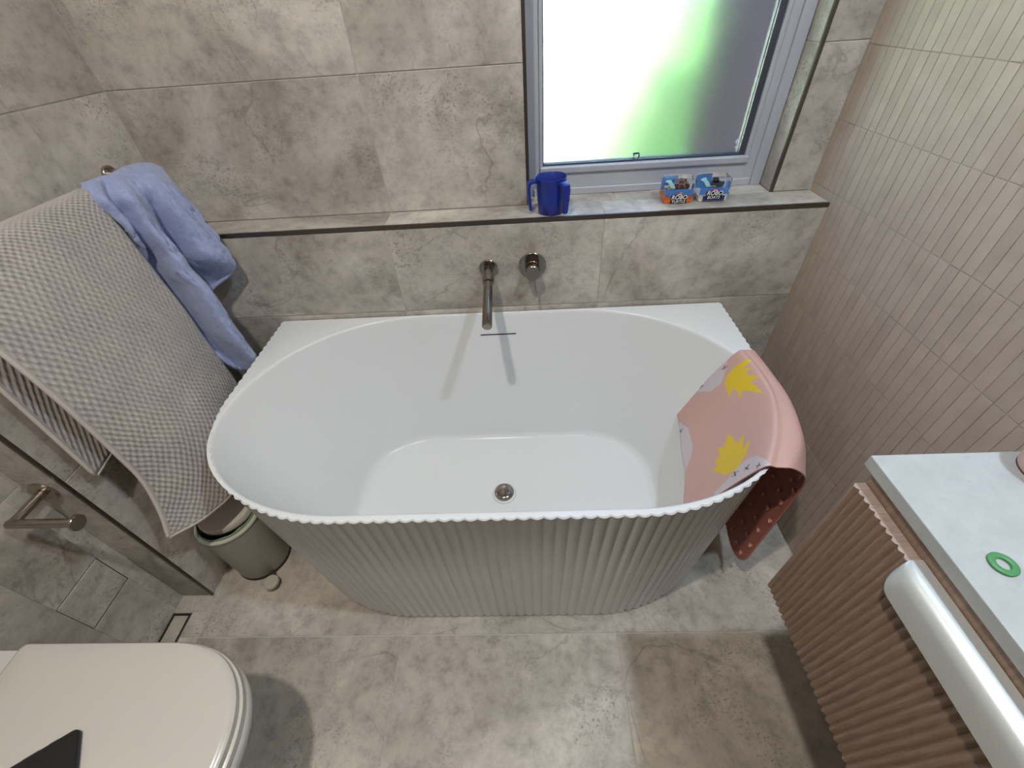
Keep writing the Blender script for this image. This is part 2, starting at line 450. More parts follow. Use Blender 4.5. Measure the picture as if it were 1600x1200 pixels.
# ------------------------------------------------------------------ window
win = struct(link('window_1', None))
FX0, FX1, FZ0, FZ1 = WX0, WX1, ZL, WTOP
bm = bmesh.new()
box(bm, FX0, .188, SD, SD+.05, FZ0, FZ1, .002); box(bm, .768, FX1, SD, SD+.05, FZ0, FZ1, .002)
box(bm, .188, .768, SD, SD+.07, FZ0, .937, .002); box(bm, .188, .768, SD, SD+.07, WTOP-.05, FZ1, .002)
obj('window_frame', bm, M['alu'], win)
obj('frame_lip', nbox(.17, .79, SD-.008, SD, ZL+.0002, .897, bev=.0015), M['alu'], win)
obj('jamb_cover', nbox(.792, .8205, SD-.007, SD, ZL+.0002, FZ1, bev=.002, seg=2), M['alu'], win)
bm = bmesh.new()
box(bm, .188, .1965, SD-.004, SD+.05, .937, WTOP-.05, .001); box(bm, .757, .768, SD-.004, SD+.05, .937, WTOP-.05, .0015)
box(bm, .188, .768, SD-.008, SD+.05, .937, .956, .004, 2); box(bm, .1965, .757, SD-.004, SD+.05, WTOP-.07, WTOP-.05, .0015)
obj('sash', bm, M['alu'], win)
bm = bmesh.new()
for ya, yb in ((.004, .0117), (.0173, .030)):           # the pane is clamped between two rubber beads
    box(bm, .1965, .1995, SD+ya, SD+yb, .956, WTOP-.07); box(bm, .741, .757, SD+ya, SD+yb, .956, WTOP-.07)
    box(bm, .1995, .741, SD+ya, SD+yb, .956, .9605)
obj('gasket', bm, M['alu_dark'], win)
obj('glass_pane', nbox(.1970, .7565, SD+.012, SD+.017, .9565, WTOP-.0705), M['glass'], win)
bm = bmesh.new()
for a in ((.452, .4555, .9605, .973), (.466, .4695, .9605, .973), (.452, .4695, .970, .974)): box(bm, a[0], a[1], SD+.018, SD+.026, a[2], a[3])
obj('window_catch', bm, M['alu_dark'], win)
text_mesh('O', .016, M['decal'], 'glass_decal', win, Matrix.Translation((.730, SD+.0035, .990)) @ Matrix.Rotation(R(90), 4, 'X'), bold=.0006)
obj('decal_line', nbox(.724, .736, SD+.0028, SD+.0036, .9755, .9775), M['decal'], win)

# ------------------------------------------------------------------ outside the window
struct(obj('ground', nbox(-6, 8, .28, 12, -.42, -.30), M['lawn']))
rw = obj('rendered_wall', nbox(-5, 1.2, 2.6, 2.8, -.30, 1.45), M['render_wall'])
rw['label'] = 'sunlit cream rendered wall seen blurred through left of frosted window'; rw['category'] = 'wall'
fe = thing('timber_fence', 'brown timber fence close outside right part of the frosted window', 'fence', (.75, .62, -.30))
for i in range(11):
    obj('board', nbox(i*.152, i*.152+.149, 0, .02, 0, 2.75, bev=.002), M['fence'], fe)
obj('rail', nbox(0, 1.67, .02, .06, .5, .58), M['fence'], fe); obj('rail', nbox(0, 1.67, .02, .06, 2.1, 2.18), M['fence'], fe)
sh = thing('shrub', 'green leafy shrub outside behind the middle of the frosted window', 'shrub', (1.09, 1.76, -.30))
bm = bmesh.new()
for i in range(12000):
    a = random.uniform(0, 2*PI); rr = math.sqrt(random.random()); z = random.uniform(.1, 1.0)
    k_ = min(.80, 1.42-1.33*z); p = Vector((math.cos(a)*rr*k_, math.sin(a)*rr*k_, .05+z*1.75))
    e = Euler((random.uniform(-1, 1), random.uniform(-1, 1), random.uniform(0, 6))).to_matrix()
    L, W_ = .05, .018
    vs = [bm.verts.new(p + e @ Vector(q)) for q in ((0, 0, 0), (L*.5, W_, .004), (L, 0, 0), (L*.5, -W_, .004))]
    bm.faces.new(vs)
o = obj('foliage', bm, M['leaf'], sh); o['kind'] = 'stuff'
bm = bmesh.new()
for k in range(6): cyl(bm, (0, 0, 0), (.2*math.cos(k), .2*math.sin(k), 1.3), .012, 8, 0, .005)
obj('stem', bm, M['bark'], sh)

# ------------------------------------------------------------------ ceiling downlights
for (x, y), c, pw in LAMPS:
    t_ = thing('ceiling_light', 'round recessed ceiling downlight above ' + ('the vanity, cool white' if x > 0 else 'the toilet side, warm white'), 'light', (x, y, CEIL))
    obj('bezel', lathe(bmesh.new(), [(.045, -.001), (.058, -.001), (.060, -.003), (.058, -.007), (.045, -.007), (.045, -.001)], 32), M['whitep'], t_, smooth=True)
    obj('diffuser', lathe(bmesh.new(), [(0, -.002), (.044, -.002), (.044, -.0005), (0, -.0005)], 32), M['lamp'], t_)
    L = bpy.data.lights.new('downlight', 'AREA'); L.shape = 'DISK'; L.size = .075; L.energy = pw; L.color = c
    lo_ = bpy.data.objects.new('downlight', L); col.objects.link(lo_); lo_.parent = t_; lo_.location = (0, 0, -.010)

# ------------------------------------------------------------------ bathtub
H = .593; BCX = .042; HL = .690; YFR = -.716; N = 1440
tub = thing('bathtub', 'white back to wall freestanding bath with fluted outside under the window', 'bathtub', (BCX, -.36, 0))
def outer_poly(s=0.0):
    """outline from back left corner, round the front, to back right; then along the back"""
    a, b = .40, .357; hl = HL-s; yf = YFR+s*1.0
    P = [(-hl, -.004)]
    for i in range(1, 40): P.append((-hl, -.004+(yf+b+.004)*i/40))
    for i in range(0, 121):
        th = PI/2*i/120
        P.append((-hl+a-a*math.cos(th), yf+b-b*math.sin(th)))
    for i in range(1, 60): P.append((-hl+a+(2*hl-2*a)*i/60, yf))
    for i in range(0, 121):
        th = PI/2*i/120
        P.append((hl-a+a*math.sin(th), yf+b-b*math.cos(th)))
    for i in range(1, 41): P.append((hl, yf+b+(-.004-yf-b)*i/40))
    return P
def resample(P, n):
    L = [0]
    for p, q in zip(P, P[1:]): L.append(L[-1]+math.dist(p, q))
    out = []; k = 0
    for i in range(n):
        s = L[-1]*i/(n-1)
        while k < len(L)-2 and L[k+1] < s: k += 1
        f = (s-L[k])/(L[k+1]-L[k]); out.append((P[k][0]+(P[k+1][0]-P[k][0])*f, P[k][1]+(P[k+1][1]-P[k][1])*f))
    return out, L[-1]
NB = 220
def outline(s, amp):
    P, L = resample(outer_poly(s), N); nf = 99; out = []
    for i, p in enumerate(P):
        a = P[max(i-1, 0)]; b_ = P[min(i+1, N-1)]
        tx, ty = b_[0]-a[0], b_[1]-a[1]; l = math.hypot(tx, ty); nx, ny = ty/l, -tx/l     # outward is left of travel reversed
        d = amp*(abs(math.sin(PI*nf*i/(N-1)))-1.0)
        nx, ny = -(-ty/l), -(tx/l)
        out.append((p[0]-(-nx)*d*1.0 if False else p[0]+nx*d*(-1.0 if (nx*(p[0])+ny*(p[1]+.3)) < 0 else 1.0), p[1]+ny*d*(-1.0 if (nx*(p[0])+ny*(p[1]+.3)) < 0 else 1.0)))
    p0, p1 = out[-1], out[0]
    for i in range(1, NB): out.append((p0[0]+(p1[0]-p0[0])*i/NB, -.004))
    return out
def sup(cx, cy, a, b, th, n=2.0):
    c, s = math.cos(th), math.sin(th)
    return cx+a*math.copysign(abs(c)**(2/n), c), cy+b*math.copysign(abs(s)**(2/n), s)
def inner_poly(xl, xr, yb, yf, ab, bb, af, bf, n=720):
    """rounded shape: back corners ab x bb, front corners af x bf"""
    P = []
    for (cx, cy, a, b, t0) in ((xr-ab, yb-bb, ab, bb, 0), (xl+ab, yb-bb, ab, bb, PI/2), (xl+af, yf+bf, af, bf, PI), (xr-af, yf+bf, af, bf, 1.5*PI)):
        for i in range(n//4):
            th = t0+PI/2*i/(n//4-1); P.append((cx+a*math.cos(th), cy+b*math.sin(th)))
    Q = []
    for p, q in zip(P, P[1:]+P[:1]):                       # straight runs get points too
        k = max(1, int(math.dist(p, q)/.004))
        Q += [(p[0]+(q[0]-p[0])*i/k, p[1]+(q[1]-p[1])*i/k) for i in range(k)]
    return Q
OUT0 = outline(0.0, .0042)
CEN = (0.0, -.36)
ANG = [math.atan2(p[1]-CEN[1], p[0]-CEN[0]) for p in OUT0]
def by_angle(P):
    A = sorted((math.atan2(y-CEN[1], x-CEN[0]), math.hypot(x-CEN[0], y-CEN[1])) for x, y in P)
    A = [(A[-1][0]-2*PI, A[-1][1])] + A + [(A[0][0]+2*PI, A[0][1])]
    import bisect
    keys = [a for a, _ in A]; out = []
    for t_ in ANG:
        k = bisect.bisect_right(keys, t_); k = min(max(k, 1), len(A)-1)
        (a0, r0), (a1, r1) = A[k-1], A[k]
        f = 0 if a1 == a0 else (t_-a0)/(a1-a0); r = r0+(r1-r0)*f
        out.append((CEN[0]+r*math.cos(t_), CEN[1]+r*math.sin(t_)))
    return out
rimP = dict(xl=-.668, xr=.668, yb=-.012, yf=-.697, ab=.43, bb=.39, af=.38, bf=.285)
flrP = dict(xl=-.452, xr=.468, yb=-.125, yf=-.600, ab=.19, bb=.17, af=.19, bf=.17)
FZ = .135
def lerp_poly(f, grow=0.0):
    d = {k: rimP[k]+(flrP[k]-rimP[k])*f for k in rimP}
    d['xl'] -= grow; d['xr'] += grow; d['yb'] += grow*.6; d['yf'] -= grow
    return by_angle(inner_poly(**d))
loops = [(outline(.030, .0042), .004), (outline(.029, .0042), .0)]
loops = [([(x*.985, y*.985) for x, y in outline(.034, .004)], .0), (outline(.030, .0042), .006), (outline(.016, .0042), .30), (outline(.002, .0042), H-.006), (outline(.0, .0042), H-.003), (outline(.0025, .0042), H)]
loops += [(lerp_poly(0, .006), H), (lerp_poly(0, .0025), H-.0008), (lerp_poly(0, 0), H-.0035), (lerp_poly(.012), H-.010)]
for k in range(1, 13):
    f = k/12
    z = H-.012-(H-.012-FZ-.05)*f
    loops.append((lerp_poly(.015+.83*f**1.12), z))
for f, z in ((.885, FZ+.030), (.92, FZ+.016), (.955, FZ+.007), (.985, FZ+.0035), (1.0, FZ+.002), (1.03, FZ-.002), (1.08, FZ-.003)):
    loops.append((lerp_poly(f), z))
bm = bmesh.new(); rings = []
for P, z in loops: rings.append([bm.verts.new((x, y+.36, z)) for x, y in P])
fc = [bm.verts.new((CEN[0]+(v.co.x-CEN[0])*.35, (v.co.y)*.35, FZ-.005)) for v in rings[-1]]; rings.append(fc)
nn = len(rings[0])
for A, B in zip(rings, rings[1:]):
    for i in range(nn): bm.faces.new((A[i], A[(i+1)%nn], B[(i+1)%nn], B[i]))
cv = bm.verts.new((0, 0, FZ-.006))
for i in range(nn): bm.faces.new((fc[i], fc[(i+1)%nn], cv))
obj('tub_shell', bm, M['tub'], tub, angle=40)
# overflow slot and drain
obj('overflow_slot', nbox(-.057, .057, .334, .342, .5215, .5245), M['black'], tub, rot=(R(0), 0, 0))
DX = .0; DZ = FZ-.006
obj('waste_ring', lathe(bmesh.new(), [(.026, 0), (.036, 0), (.038, .002), (.034, .004), (.026, .003)], 40, Matrix.Translation((DX, 0, DZ))), M['tub'], tub, smooth=True)
obj('waste_plug', lathe(bmesh.new(), [(.012, 0), (.013, .006), (.029, .007), (.0312, .010), (.030, .0135), (.02, .0165), (.01, .0178), (0, .018)], 40, Matrix.Translation((DX, 0, DZ))), M['dark_chrome'], tub, smooth=True)

# ------------------------------------------------------------------ taps
sp = thing('bath_spout', 'brushed nickel wall spout with round flange pointing over the bath', 'tap', (.030, 0, .741))
obj('wall_flange', cyl(bmesh.new(), (0, 0, 0), (0, -.006, 0), .027, 40, .001), M['dark_chrome'], sp, angle=30)
obj('collar', lathe(bmesh.new(), [(.0125, 0), (.0125, .030), (.0165, .034), (.0165, .066), (.0155, .068)], 32, axis_mtx((0, -.005, 0), (.02, -1, -.15)), True, True), M['dark_chrome'], sp, angle=30)
obj('spout_tube', lathe(bmesh.new(), [(.0130, 0), (.0130, .178), (.0122, .1795)], 32, axis_mtx((.001, -.066, -.009), (.02, -1, -.15)), True, True), M['dark_chrome'], sp, angle=30)
obj('outlet', cyl(bmesh.new(), (.004, -.2438, -.0360), (.00405, -.2444, -.0361), .010, 24), M['chrome'], sp)
mx = thing('mixer_tap', 'brushed nickel wall mixer with round plate and thin pin lever', 'tap', (.157, 0, .744))
obj('wall_plate', cyl(bmesh.new(), (0, 0, 0), (0, -.006, 0), .039, 48, .0015), M['dark_chrome'], mx, angle=30)
obj('mixer_body', lathe(bmesh.new(), [(.021, 0), (.021, .014), (.0205, .0145), (.0205, .0155), (.021, .016), (.021, .044), (.0195, .0455)], 40, axis_mtx((0, -.006, 0), (0, -1, 0)), True, True), M['dark_chrome'], mx, angle=30)
obj('lever', lathe(bmesh.new(), [(.0042, 0), (.0036, .060), (.0030, .0615)], 16, axis_mtx((.002, -.042, -.018), (.10, -.02, -1)), True, True), M['dark_chrome'], mx, angle=30)

# ------------------------------------------------------------------ blue jug on the sill
jg = thing('plastic_jug', 'royal blue plastic two handled jug on the tiled window sill', 'jug', (.212, .0405, ZL))
obj('cup', lathe(bmesh.new(), [(0, .0), (.033, 0), (.0345, .002), (.0375, .045), (.0405, .089), (.0415, .0905), (.0405, .0912), (.0393, .090), (.0362, .045), (.0335, .004), (0, .004)], 48), M['blue_plastic'], jg, smooth=True, angle=50)
for ang in (R(188), R(-52)):
    bm = bmesh.new()
    path = [(.0395, .082), (.050, .083), (.058, .079), (.0605, .066), (.0595, .045), (.0575, .026), (.056, .013), (.0555, .010)]
    wd = [.0105, .0105, .0105, .0102, .0095, .0085, .0072, .006]
    rg = []
    for k, ((r, z), w_) in enumerate(zip(path, wd)):
        a = path[max(k-1, 0)]; b_ = path[min(k+1, len(path)-1)]; tx, tz = b_[0]-a[0], b_[1]-a[1]; l = math.hypot(tx, tz); nx, nz = -tz/l, tx/l
        h_ = .0036
        rg.append([bm.verts.new((r+sx*nx*h_, sy*w_, z+sx*nz*h_)) for sx, sy in ((1, -.8), (1, .8), (.6, 1), (-1, 1), (-1, -1), (.6, -1))])
    for A, B in zip(rg, rg[1:]):
        for i in range(6): bm.faces.new((A[i], A[(i+1)%6], B[(i+1)%6], B[i]))
    bm.faces.new(rg[0]); bm.faces.new(rg[-1])
    obj('handle', bm, M['blue_plastic'], jg, angle=40, rot=(0, 0, ang))

# ------------------------------------------------------------------ two boxed toys on the sill
def toy(name, label, x, y, rz, basem, kind):
    T = thing(name, label, 'toy', (x, y, ZL), (0, 0, rz), 'boxed toys on the window sill')
    w_, d_, h_, bh = .041, .030, .060, .019
    bm = nbox(-w_*.93, w_*.93, -d_*.95, d_*.95, 0, bh, bev=.004, seg=2)
    for v_ in bm.verts:
        if v_.co.z < .006: v_.co.x *= .95; v_.co.y *= .95
    obj('base', bm, basem, T, angle=40)
    # clear cover: an open-bottomed shell with rounded edges
    bm = nbox(-w_, w_, -d_, d_, bh*.55, h_, bev=.005, seg=3)
    for v_ in bm.verts:
        f = (v_.co.z-bh)/(h_-bh); v_.co.x *= 1-.05*f; v_.co.y *= 1-.06*f
    obj('clear_cover', bm, M['clear'], T, angle=40)
    obj('backing_card', nbox(-w_*.88, w_*.1, d_*.80, d_*.84, bh+.001, h_-.008), M['card_blue'], T)
    obj('backing_card', nbox(w_*.1, w_*.88, d_*.80, d_*.84, bh+.001, h_-.026), M['card_blue'], T)
    obj('inner_card', nbox(-w_*.9, w_*.9, -d_*.86, -d_*.83, bh-.002, bh+.017), M['card_blue'], T)
    # curved aqua strip, top left: stands in for light glinting off the cover
    bm = bmesh.new()
    grid(bm, lambda u, v: Vector((-w_*.80+.012*u+.010*v, -d_*.1-.02*v, h_-.010-.0125*v*v)), 3, 8)
    o = obj('cover_glint', bm, M['cyan'], T); o.modifiers.new('s', 'SOLIDIFY').thickness = .001
    zc = .038
    if kind == 'turtle':
        bm = bmesh.new(); bmesh.ops.create_uvsphere(bm, u_segments=28, v_segments=14, radius=1)
        for v_ in bm.verts: v_.co = Vector((v_.co.x*.023, v_.co.y*.017, (v_.co.z if v_.co.z > 0 else v_.co.z*.35)*.011))
        sh_ = obj('turtle_shell', bm, M['shell'], T, smooth=True, loc=(.006, -.004, zc), rot=(R(24), 0, 0))
        bm = bmesh.new()                                                     # raised cream seams of the shell
        def onshell(x_, y_): return Vector((x_, y_, .0113*math.sqrt(max(0, 1-(x_/.023)**2-(y_/.017)**2))))
        ctr = [(-.008, 0), (.0, .005), (.008, 0), (.0, -.006)]
        segs = [((-.011, 0), (-.005, .0055)), ((-.005, .0055), (.005, .0055)), ((.005, .0055), (.011, 0)), ((.011, 0), (.005, -.0055)), ((.005, -.0055), (-.005, -.0055)), ((-.005, -.0055), (-.011, 0)),
                ((-.011, 0), (-.021, 0)), ((.011, 0), (.021, 0)), ((-.005, .0055), (-.009, .0145)), ((.005, .0055), (.009, .0145)), ((-.005, -.0055), (-.009, -.0145)), ((.005, -.0055), (.009, -.0145))]
        for p, q in segs:
            for k in range(4):
                a = onshell(p[0]+(q[0]-p[0])*k/4, p[1]+(q[1]-p[1])*k/4); b_ = onshell(p[0]+(q[0]-p[0])*(k+1)/4, p[1]+(q[1]-p[1])*(k+1)/4)
                cyl(bm, a, b_, .0006, 6)
        obj('shell_seam', bm, M['seam'], sh_)
        for sx, sy, an in ((-.006, -.017, -60), (.020, -.010, -20), (-.017, .012, 140), (.02, .012, 40)):
            bm = bmesh.new(); bmesh.ops.create_uvsphere(bm, u_segments=12, v_segments=8, radius=1)
            for v_ in bm.verts: v_.co = Vector((v_.co.x*.011+.008, v_.co.y*.0042, v_.co.z*.0018))
            obj('flipper', bm, M['sand'], T, smooth=True, loc=(.006+sx, -.004+sy*.7, zc-.004), rot=(0, R(35), R(an)))
        bm = bmesh.new(); bmesh.ops.create_uvsphere(bm, u_segments=14, v_segments=10, radius=1)
        for v_ in bm.verts: v_.co = Vector((v_.co.x*.008, v_.co.y*.005, v_.co.z*.0045))
        obj('head', bm, M['sand'], T, smooth=True, loc=(-.024, -.004, zc-.001))
    else:
        bm = bmesh.new(); bmesh.ops.create_uvsphere(bm, u_segments=24, v_segments=12, radius=1)
        for v_ in bm.verts:
            x_ = v_.co.x; v_.co = Vector((x_*.024, v_.co.y*.011*(1-.35*max(0, x_)), min(v_.co.z, .25)*.016))
        obj('hull', bm, M['grey_toy'], T, smooth=True, loc=(.004, -.006, zc+.002))
        obj('cabin', nbox(-.010, .006, -.006, .006, 0, .007, bev=.0015), M['ink'], T, loc=(.006, -.006, zc+.005))
        obj('wave_stripe', nbox(-.016, -.002, -.0125, -.0115, -.002, .0005), M['sand'], T, loc=(.006, -.006, zc))
        obj('navy_label', nbox(-w_*.66, w_*.72, -d_*1.0-.0004, -d_*.95, .004, .0155), M['card_navy'], T)
    fr = -d_-.0012
    F = lambda px, pz: Matrix.Translation((px, fr, pz)) @ Matrix.Rotation(R(90), 4, 'X')
    obj('label_outline', nbox(-.0205, .0215, fr+.0004, fr+.0009, .0015 if kind == 'turtle' else .0075, .0225 if kind == 'turtle' else .0285, bev=.0002), M['ink'], T)  # black printed outline block behind the lettering
    up = 0 if kind == 'turtle' else .006
    text_mesh('ROBO', .0145, M['letter'], 'lettering', T, F(.001, .0170+up), shear=.15, bold=.0001)
    text_mesh('TURTLE' if kind == 'turtle' else 'BOATS', .0105, M['letter'], 'lettering', T, F(.0, .0062+up), shear=.15)
    obj('red_label', nbox(-.008, .009, fr+.0002, fr+.0008, .0228+up, .0268+up), M['card_red'], T)
    obj('red_label_line', nbox(-.004, .006, fr-.0002, fr+.0003, .0240+up, .0256+up), M['letter'], T)
    return T
toy('toy_package', 'clear boxed toy turtle with orange base reading ROBO TURTLE on sill', .556, .0775, R(-3), M['orange'], 'turtle')
toy('toy_package', 'clear boxed toy boat with white base reading ROBO BOATS on sill', .648, .0785, R(-2), M['whitep'], 'boat')

# ------------------------------------------------------------------ towel rail and towels
tr = thing('towel_rail', 'brushed nickel towel rail on the left wall holding both towels', 'towel rail', (XL, -.35, 1.05))
obj('rail_bar', cyl(bmesh.new(), (.079, .325, 0), (.079, -.35, 0), .010, 24, .001), M['chrome'], tr, angle=30)
for yy in (.318, -.33):
    p_ = obj('rail_post', cyl(bmesh.new(), (0, yy, 0), (.079, yy, 0), .0115, 24, .001), M['chrome'], tr, angle=30)
    obj('rosette', cyl(bmesh.new(), (0, yy, 0), (.008, yy, 0), .021, 32, .0012), M['chrome'], p_, angle=30)

def tube(bm, path, r, n=10):
    rg = []
    for k, p in enumerate(path):
        d = (path[min(k+1, len(path)-1)]-path[max(k-1, 0)]).normalized()
        a = d.orthogonal() if k == 0 else (pa-d*pa.dot(d)); a.normalize(); pa = a; b_ = d.cross(a)
        rg.append([bm.verts.new(p+a*r*math.cos(2*PI*i/n)+b_*r*math.sin(2*PI*i/n)) for i in range(n)])
    for A, B in zip(rg, rg[1:]):
        for i in range(n): bm.faces.new((A[i], A[(i+1)%n], B[(i+1)%n], B[i]))
    bm.faces.new(rg[0]); bm.faces.new(rg[-1])
def fuzz(p, s, amp):
    return noise.noise(p*s)*amp
TW = [
 [(-.838,-.207,.605),(-.837,-.30,.60),(-.836,-.39,.60),(-.832,-.49,.598),(-.820,-.588,.592)],
 [(-.838,-.205,.75),(-.838,-.30,.75),(-.837,-.39,.75),(-.834,-.485,.75),(-.824,-.578,.75)],
 [(-.830,-.205,.90),(-.829,-.30,.90),(-.829,-.39,.90),(-.828,-.48,.90),(-.822,-.572,.90)],
 [(-.812,-.205,1.01),(-.812,-.30,1.01),(-.812,-.39,1.01),(-.812,-.48,1.01),(-.812,-.572,1.01)],
 [(-.806,-.205,1.055),(-.806,-.30,1.055),(-.806,-.39,1.055),(-.806,-.48,1.055),(-.806,-.572,1.055)],
 [(-.790,-.205,1.066),(-.790,-.30,1.066),(-.790,-.39,1.066),(-.790,-.48,1.066),(-.790,-.572,1.066)],
 [(-.774,-.205,1.055),(-.773,-.30,1.055),(-.773,-.39,1.055),(-.773,-.48,1.055),(-.774,-.572,1.055)],
 [(-.765,-.204,1.00),(-.762,-.298,1.00),(-.76,-.388,1.00),(-.762,-.478,1.00),(-.763,-.571,1.00)],
 [(-.757,-.203,.90),(-.752,-.295,.90),(-.748,-.385,.90),(-.75,-.475,.90),(-.754,-.570,.90)],
 [(-.750,-.200,.78),(-.744,-.29,.78),(-.738,-.382,.78),(-.742,-.475,.78),(-.750,-.569,.78)],
 [(-.746,-.200,.66),(-.734,-.29,.66),(-.724,-.383,.66),(-.732,-.477,.66),(-.750,-.570,.66)],
 [(-.742,-.202,.56),(-.722,-.292,.56),(-.702,-.39,.56),(-.716,-.487,.56),(-.750,-.576,.56)],
 [(-.737,-.208,.46),(-.712,-.30,.46),(-.690,-.41,.46),(-.704,-.512,.46),(-.750,-.603,.465)],
 [(-.733,-.215,.37),(-.705,-.315,.365),(-.676,-.44,.365),(-.690,-.552,.38),(-.745,-.634,.40)]]
def tw_fn(u, v):
    p = surf(TW, u, v)
    k = max(0, (v-.5)*2)
    p.x += fuzz(p, 7, .008)*k + fuzz(p+Vector((3, 1, 2)), 18, .003)*k
    return p
def cloth(name, fn, nu, nv, m, parent, thick, uvs, sub=0):
    bm = bmesh.new(); grid(bm, fn, nu, nv, uvs)
    o = link(name, None and 0 or bpy.data.meshes.new(name), None, parent); bm.to_mesh(o.data); bm.free(); o.data.materials.append(m)
    s = o.modifiers.new('thick', 'SOLIDIFY'); s.thickness = thick; s.offset = 0; s.use_rim = True
    return o
gt = thing('bath_towel', 'large stone grey waffle towel folded over the left wall rail', 'towel', (0, 0, 0))
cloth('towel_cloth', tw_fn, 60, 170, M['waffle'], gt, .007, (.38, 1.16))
M_hem = mat('pale grey towel hem', srgb(200, 192, 184), .95, 0, .1)
bm = bmesh.new()                                                        # stitched hem roll along the low front edge and the near side
def hem(path, r): tube(bm, path, r)
hem([surf(TW, i/40, 1) + Vector((fuzz(surf(TW, i/40, 1), 7, .008)+fuzz(surf(TW, i/40, 1)+Vector((3, 1, 2)), 18, .003), 0, 0)) for i in range(41)], .0046)
obj('hem', bm, M_hem, gt, smooth=True); bm = bmesh.new()
hem([surf(TW, i/40, 0) for i in range(41)], .0046)
M['hem'] = M_hem
# grey towel hem', srgb(200, 192, 184), .95, 0, .1)
obj('hem', bm, M['hem'], gt, smooth=True)
bm = bmesh.new()
hem([tw_fn(1, i/120) for i in range(121)], .0044)
obj('selvedge', bm, M['hem'], gt, smooth=True)

BT = [
[(-.812,-.190,.80),(-.812,-.16,.80),(-.812,-.131,.80),(-.812,-.107,.80),(-.812,-.09,.80),(-.812,-.07,.80),(-.812,-.05,.80),(-.812,-.04,.80),(-.812,-.03,.80)],
[(-.812,-.190,.92),(-.812,-.16,.92),(-.812,-.131,.92),(-.812,-.107,.92),(-.812,-.09,.92),(-.812,-.06,.92),(-.812,-.03,.92),(-.812,.0,.92),(-.812,.02,.92)],
[(-.812,-.188,1.03),(-.812,-.16,1.03),(-.812,-.131,1.03),(-.812,-.107,1.03),(-.812,-.082,1.03),(-.812,-.049,1.03),(-.812,-.012,1.03),(-.812,.02,1.02),(-.812,.04,1.01)],
[(-.795,-.190,1.071),(-.795,-.16,1.070),(-.795,-.131,1.069),(-.795,-.107,1.066),(-.795,-.082,1.068),(-.795,-.049,1.068),(-.795,-.012,1.064),(-.795,.024,1.054),(-.795,.045,1.040)],
[(-.772,-.212,1.050),(-.757,-.202,1.049),(-.768,-.167,1.035),(-.748,-.155,1.04),(-.757,-.118,1.032),(-.755,-.08,1.031),(-.747,-.053,1.03),(-.75,-.026,1.02),(-.757,.007,1.015)],
[(-.756,-.208,1.013),(-.748,-.197,1.005),(-.766,-.164,.999),(-.738,-.162,1.004),(-.75,-.118,.991),(-.757,-.083,.988),(-.735,-.07,.988),(-.735,-.032,.985),(-.745,.008,.973)],
[(-.752,-.197,.971),(-.744,-.200,.955),(-.77,-.167,.945),(-.732,-.168,.954),(-.748,-.123,.941),(-.769,-.077,.934),(-.73,-.076,.943),(-.726,-.041,.934),(-.732,-.004,.923)],
[(-.760,-.187,.929),(-.755,-.185,.911),(-.775,-.148,.904),(-.726,-.173,.907),(-.735,-.136,.897),(-.776,-.073,.881),(-.725,-.084,.893),(-.716,-.049,.884),(-.718,-.018,.875)],
[(-.770,-.184,.869),(-.772,-.182,.859),(-.784,-.156,.849),(-.722,-.185,.862),(-.728,-.147,.853),(-.776,-.073,.846),(-.720,-.092,.854),(-.706,-.073,.837),(-.704,-.044,.819)],
[(-.775,-.183,.81),(-.773,-.182,.804),(-.782,-.157,.795),(-.718,-.187,.815),(-.725,-.150,.806),(-.770,-.075,.791),(-.775,-.05,.782),(-.755,-.045,.763),(-.722,-.046,.786)],
[(-.772,-.182,.738),(-.765,-.186,.734),(-.775,-.165,.725),(-.714,-.195,.751),(-.721,-.155,.743),(-.758,-.102,.73),(-.778,-.074,.722),(-.772,-.066,.726),(-.765,-.071,.737)],
[(-.765,-.183,.662),(-.755,-.193,.66),(-.765,-.171,.647),(-.708,-.199,.676),(-.715,-.162,.67),(-.748,-.112,.658),(-.772,-.086,.648),(-.777,-.084,.652),(-.777,-.087,.66)],
[(-.755,-.185,.611),(-.74,-.199,.605),(-.747,-.174,.581),(-.701,-.189,.602),(-.709,-.156,.594),(-.742,-.106,.576),(-.767,-.081,.563),(-.777,-.082,.567),(-.777,-.088,.576)],
[(-.745,-.181,.565),(-.73,-.19,.559),(-.725,-.177,.543),(-.703,-.177,.548),(-.709,-.145,.541),(-.735,-.106,.528),(-.757,-.089,.526),(-.767,-.086,.534),(-.767,-.092,.544)],
[(-.740,-.165,.558),(-.733,-.162,.552),(-.727,-.158,.542),(-.720,-.155,.536),(-.720,-.140,.532),(-.735,-.122,.526),(-.745,-.115,.526),(-.752,-.112,.532),(-.752,-.115,.540)]]
for r_ in BT[4:]:                                   # deepen the folds
    mx_ = sum(q[0] for q in r_)/len(r_)
    r_[:] = [(max(-.806, mx_+(q[0]-mx_)*1.9), q[1], q[2]) for q in r_]
def bt_fn(u, v):
    p = surf(BT, u, v)
    q = Vector((p.x*1.0, p.y*2.2, p.z*.8))
    d = -abs(fuzz(Vector((q.x*.6, q.y*1.3+q.z*.25, q.z*.55)), 24, .016)) + .004 + fuzz(q+Vector((5, 2, 1)), 60, .003) - max(0, .0055-abs(fuzz(Vector((q.x*.5+4, q.y*1.6-q.z*.5, q.z*.45)), 30, .05)))*1.1
    k = min(1, max(0, (v-.2)*5))
    p += Vector((.9*d*k, 0, .3*d*k))
    if p.z < ZL+.01 and p.y > -.012: p.y = -.012
    return p
bt = thing('hand_towel', 'bunched periwinkle blue terry towel over the rail beside the window ledge', 'towel', (0, 0, 0))
o = cloth('towel_cloth', bt_fn, 110, 150, M['blue_towel'], bt, .008, (.4, .7))

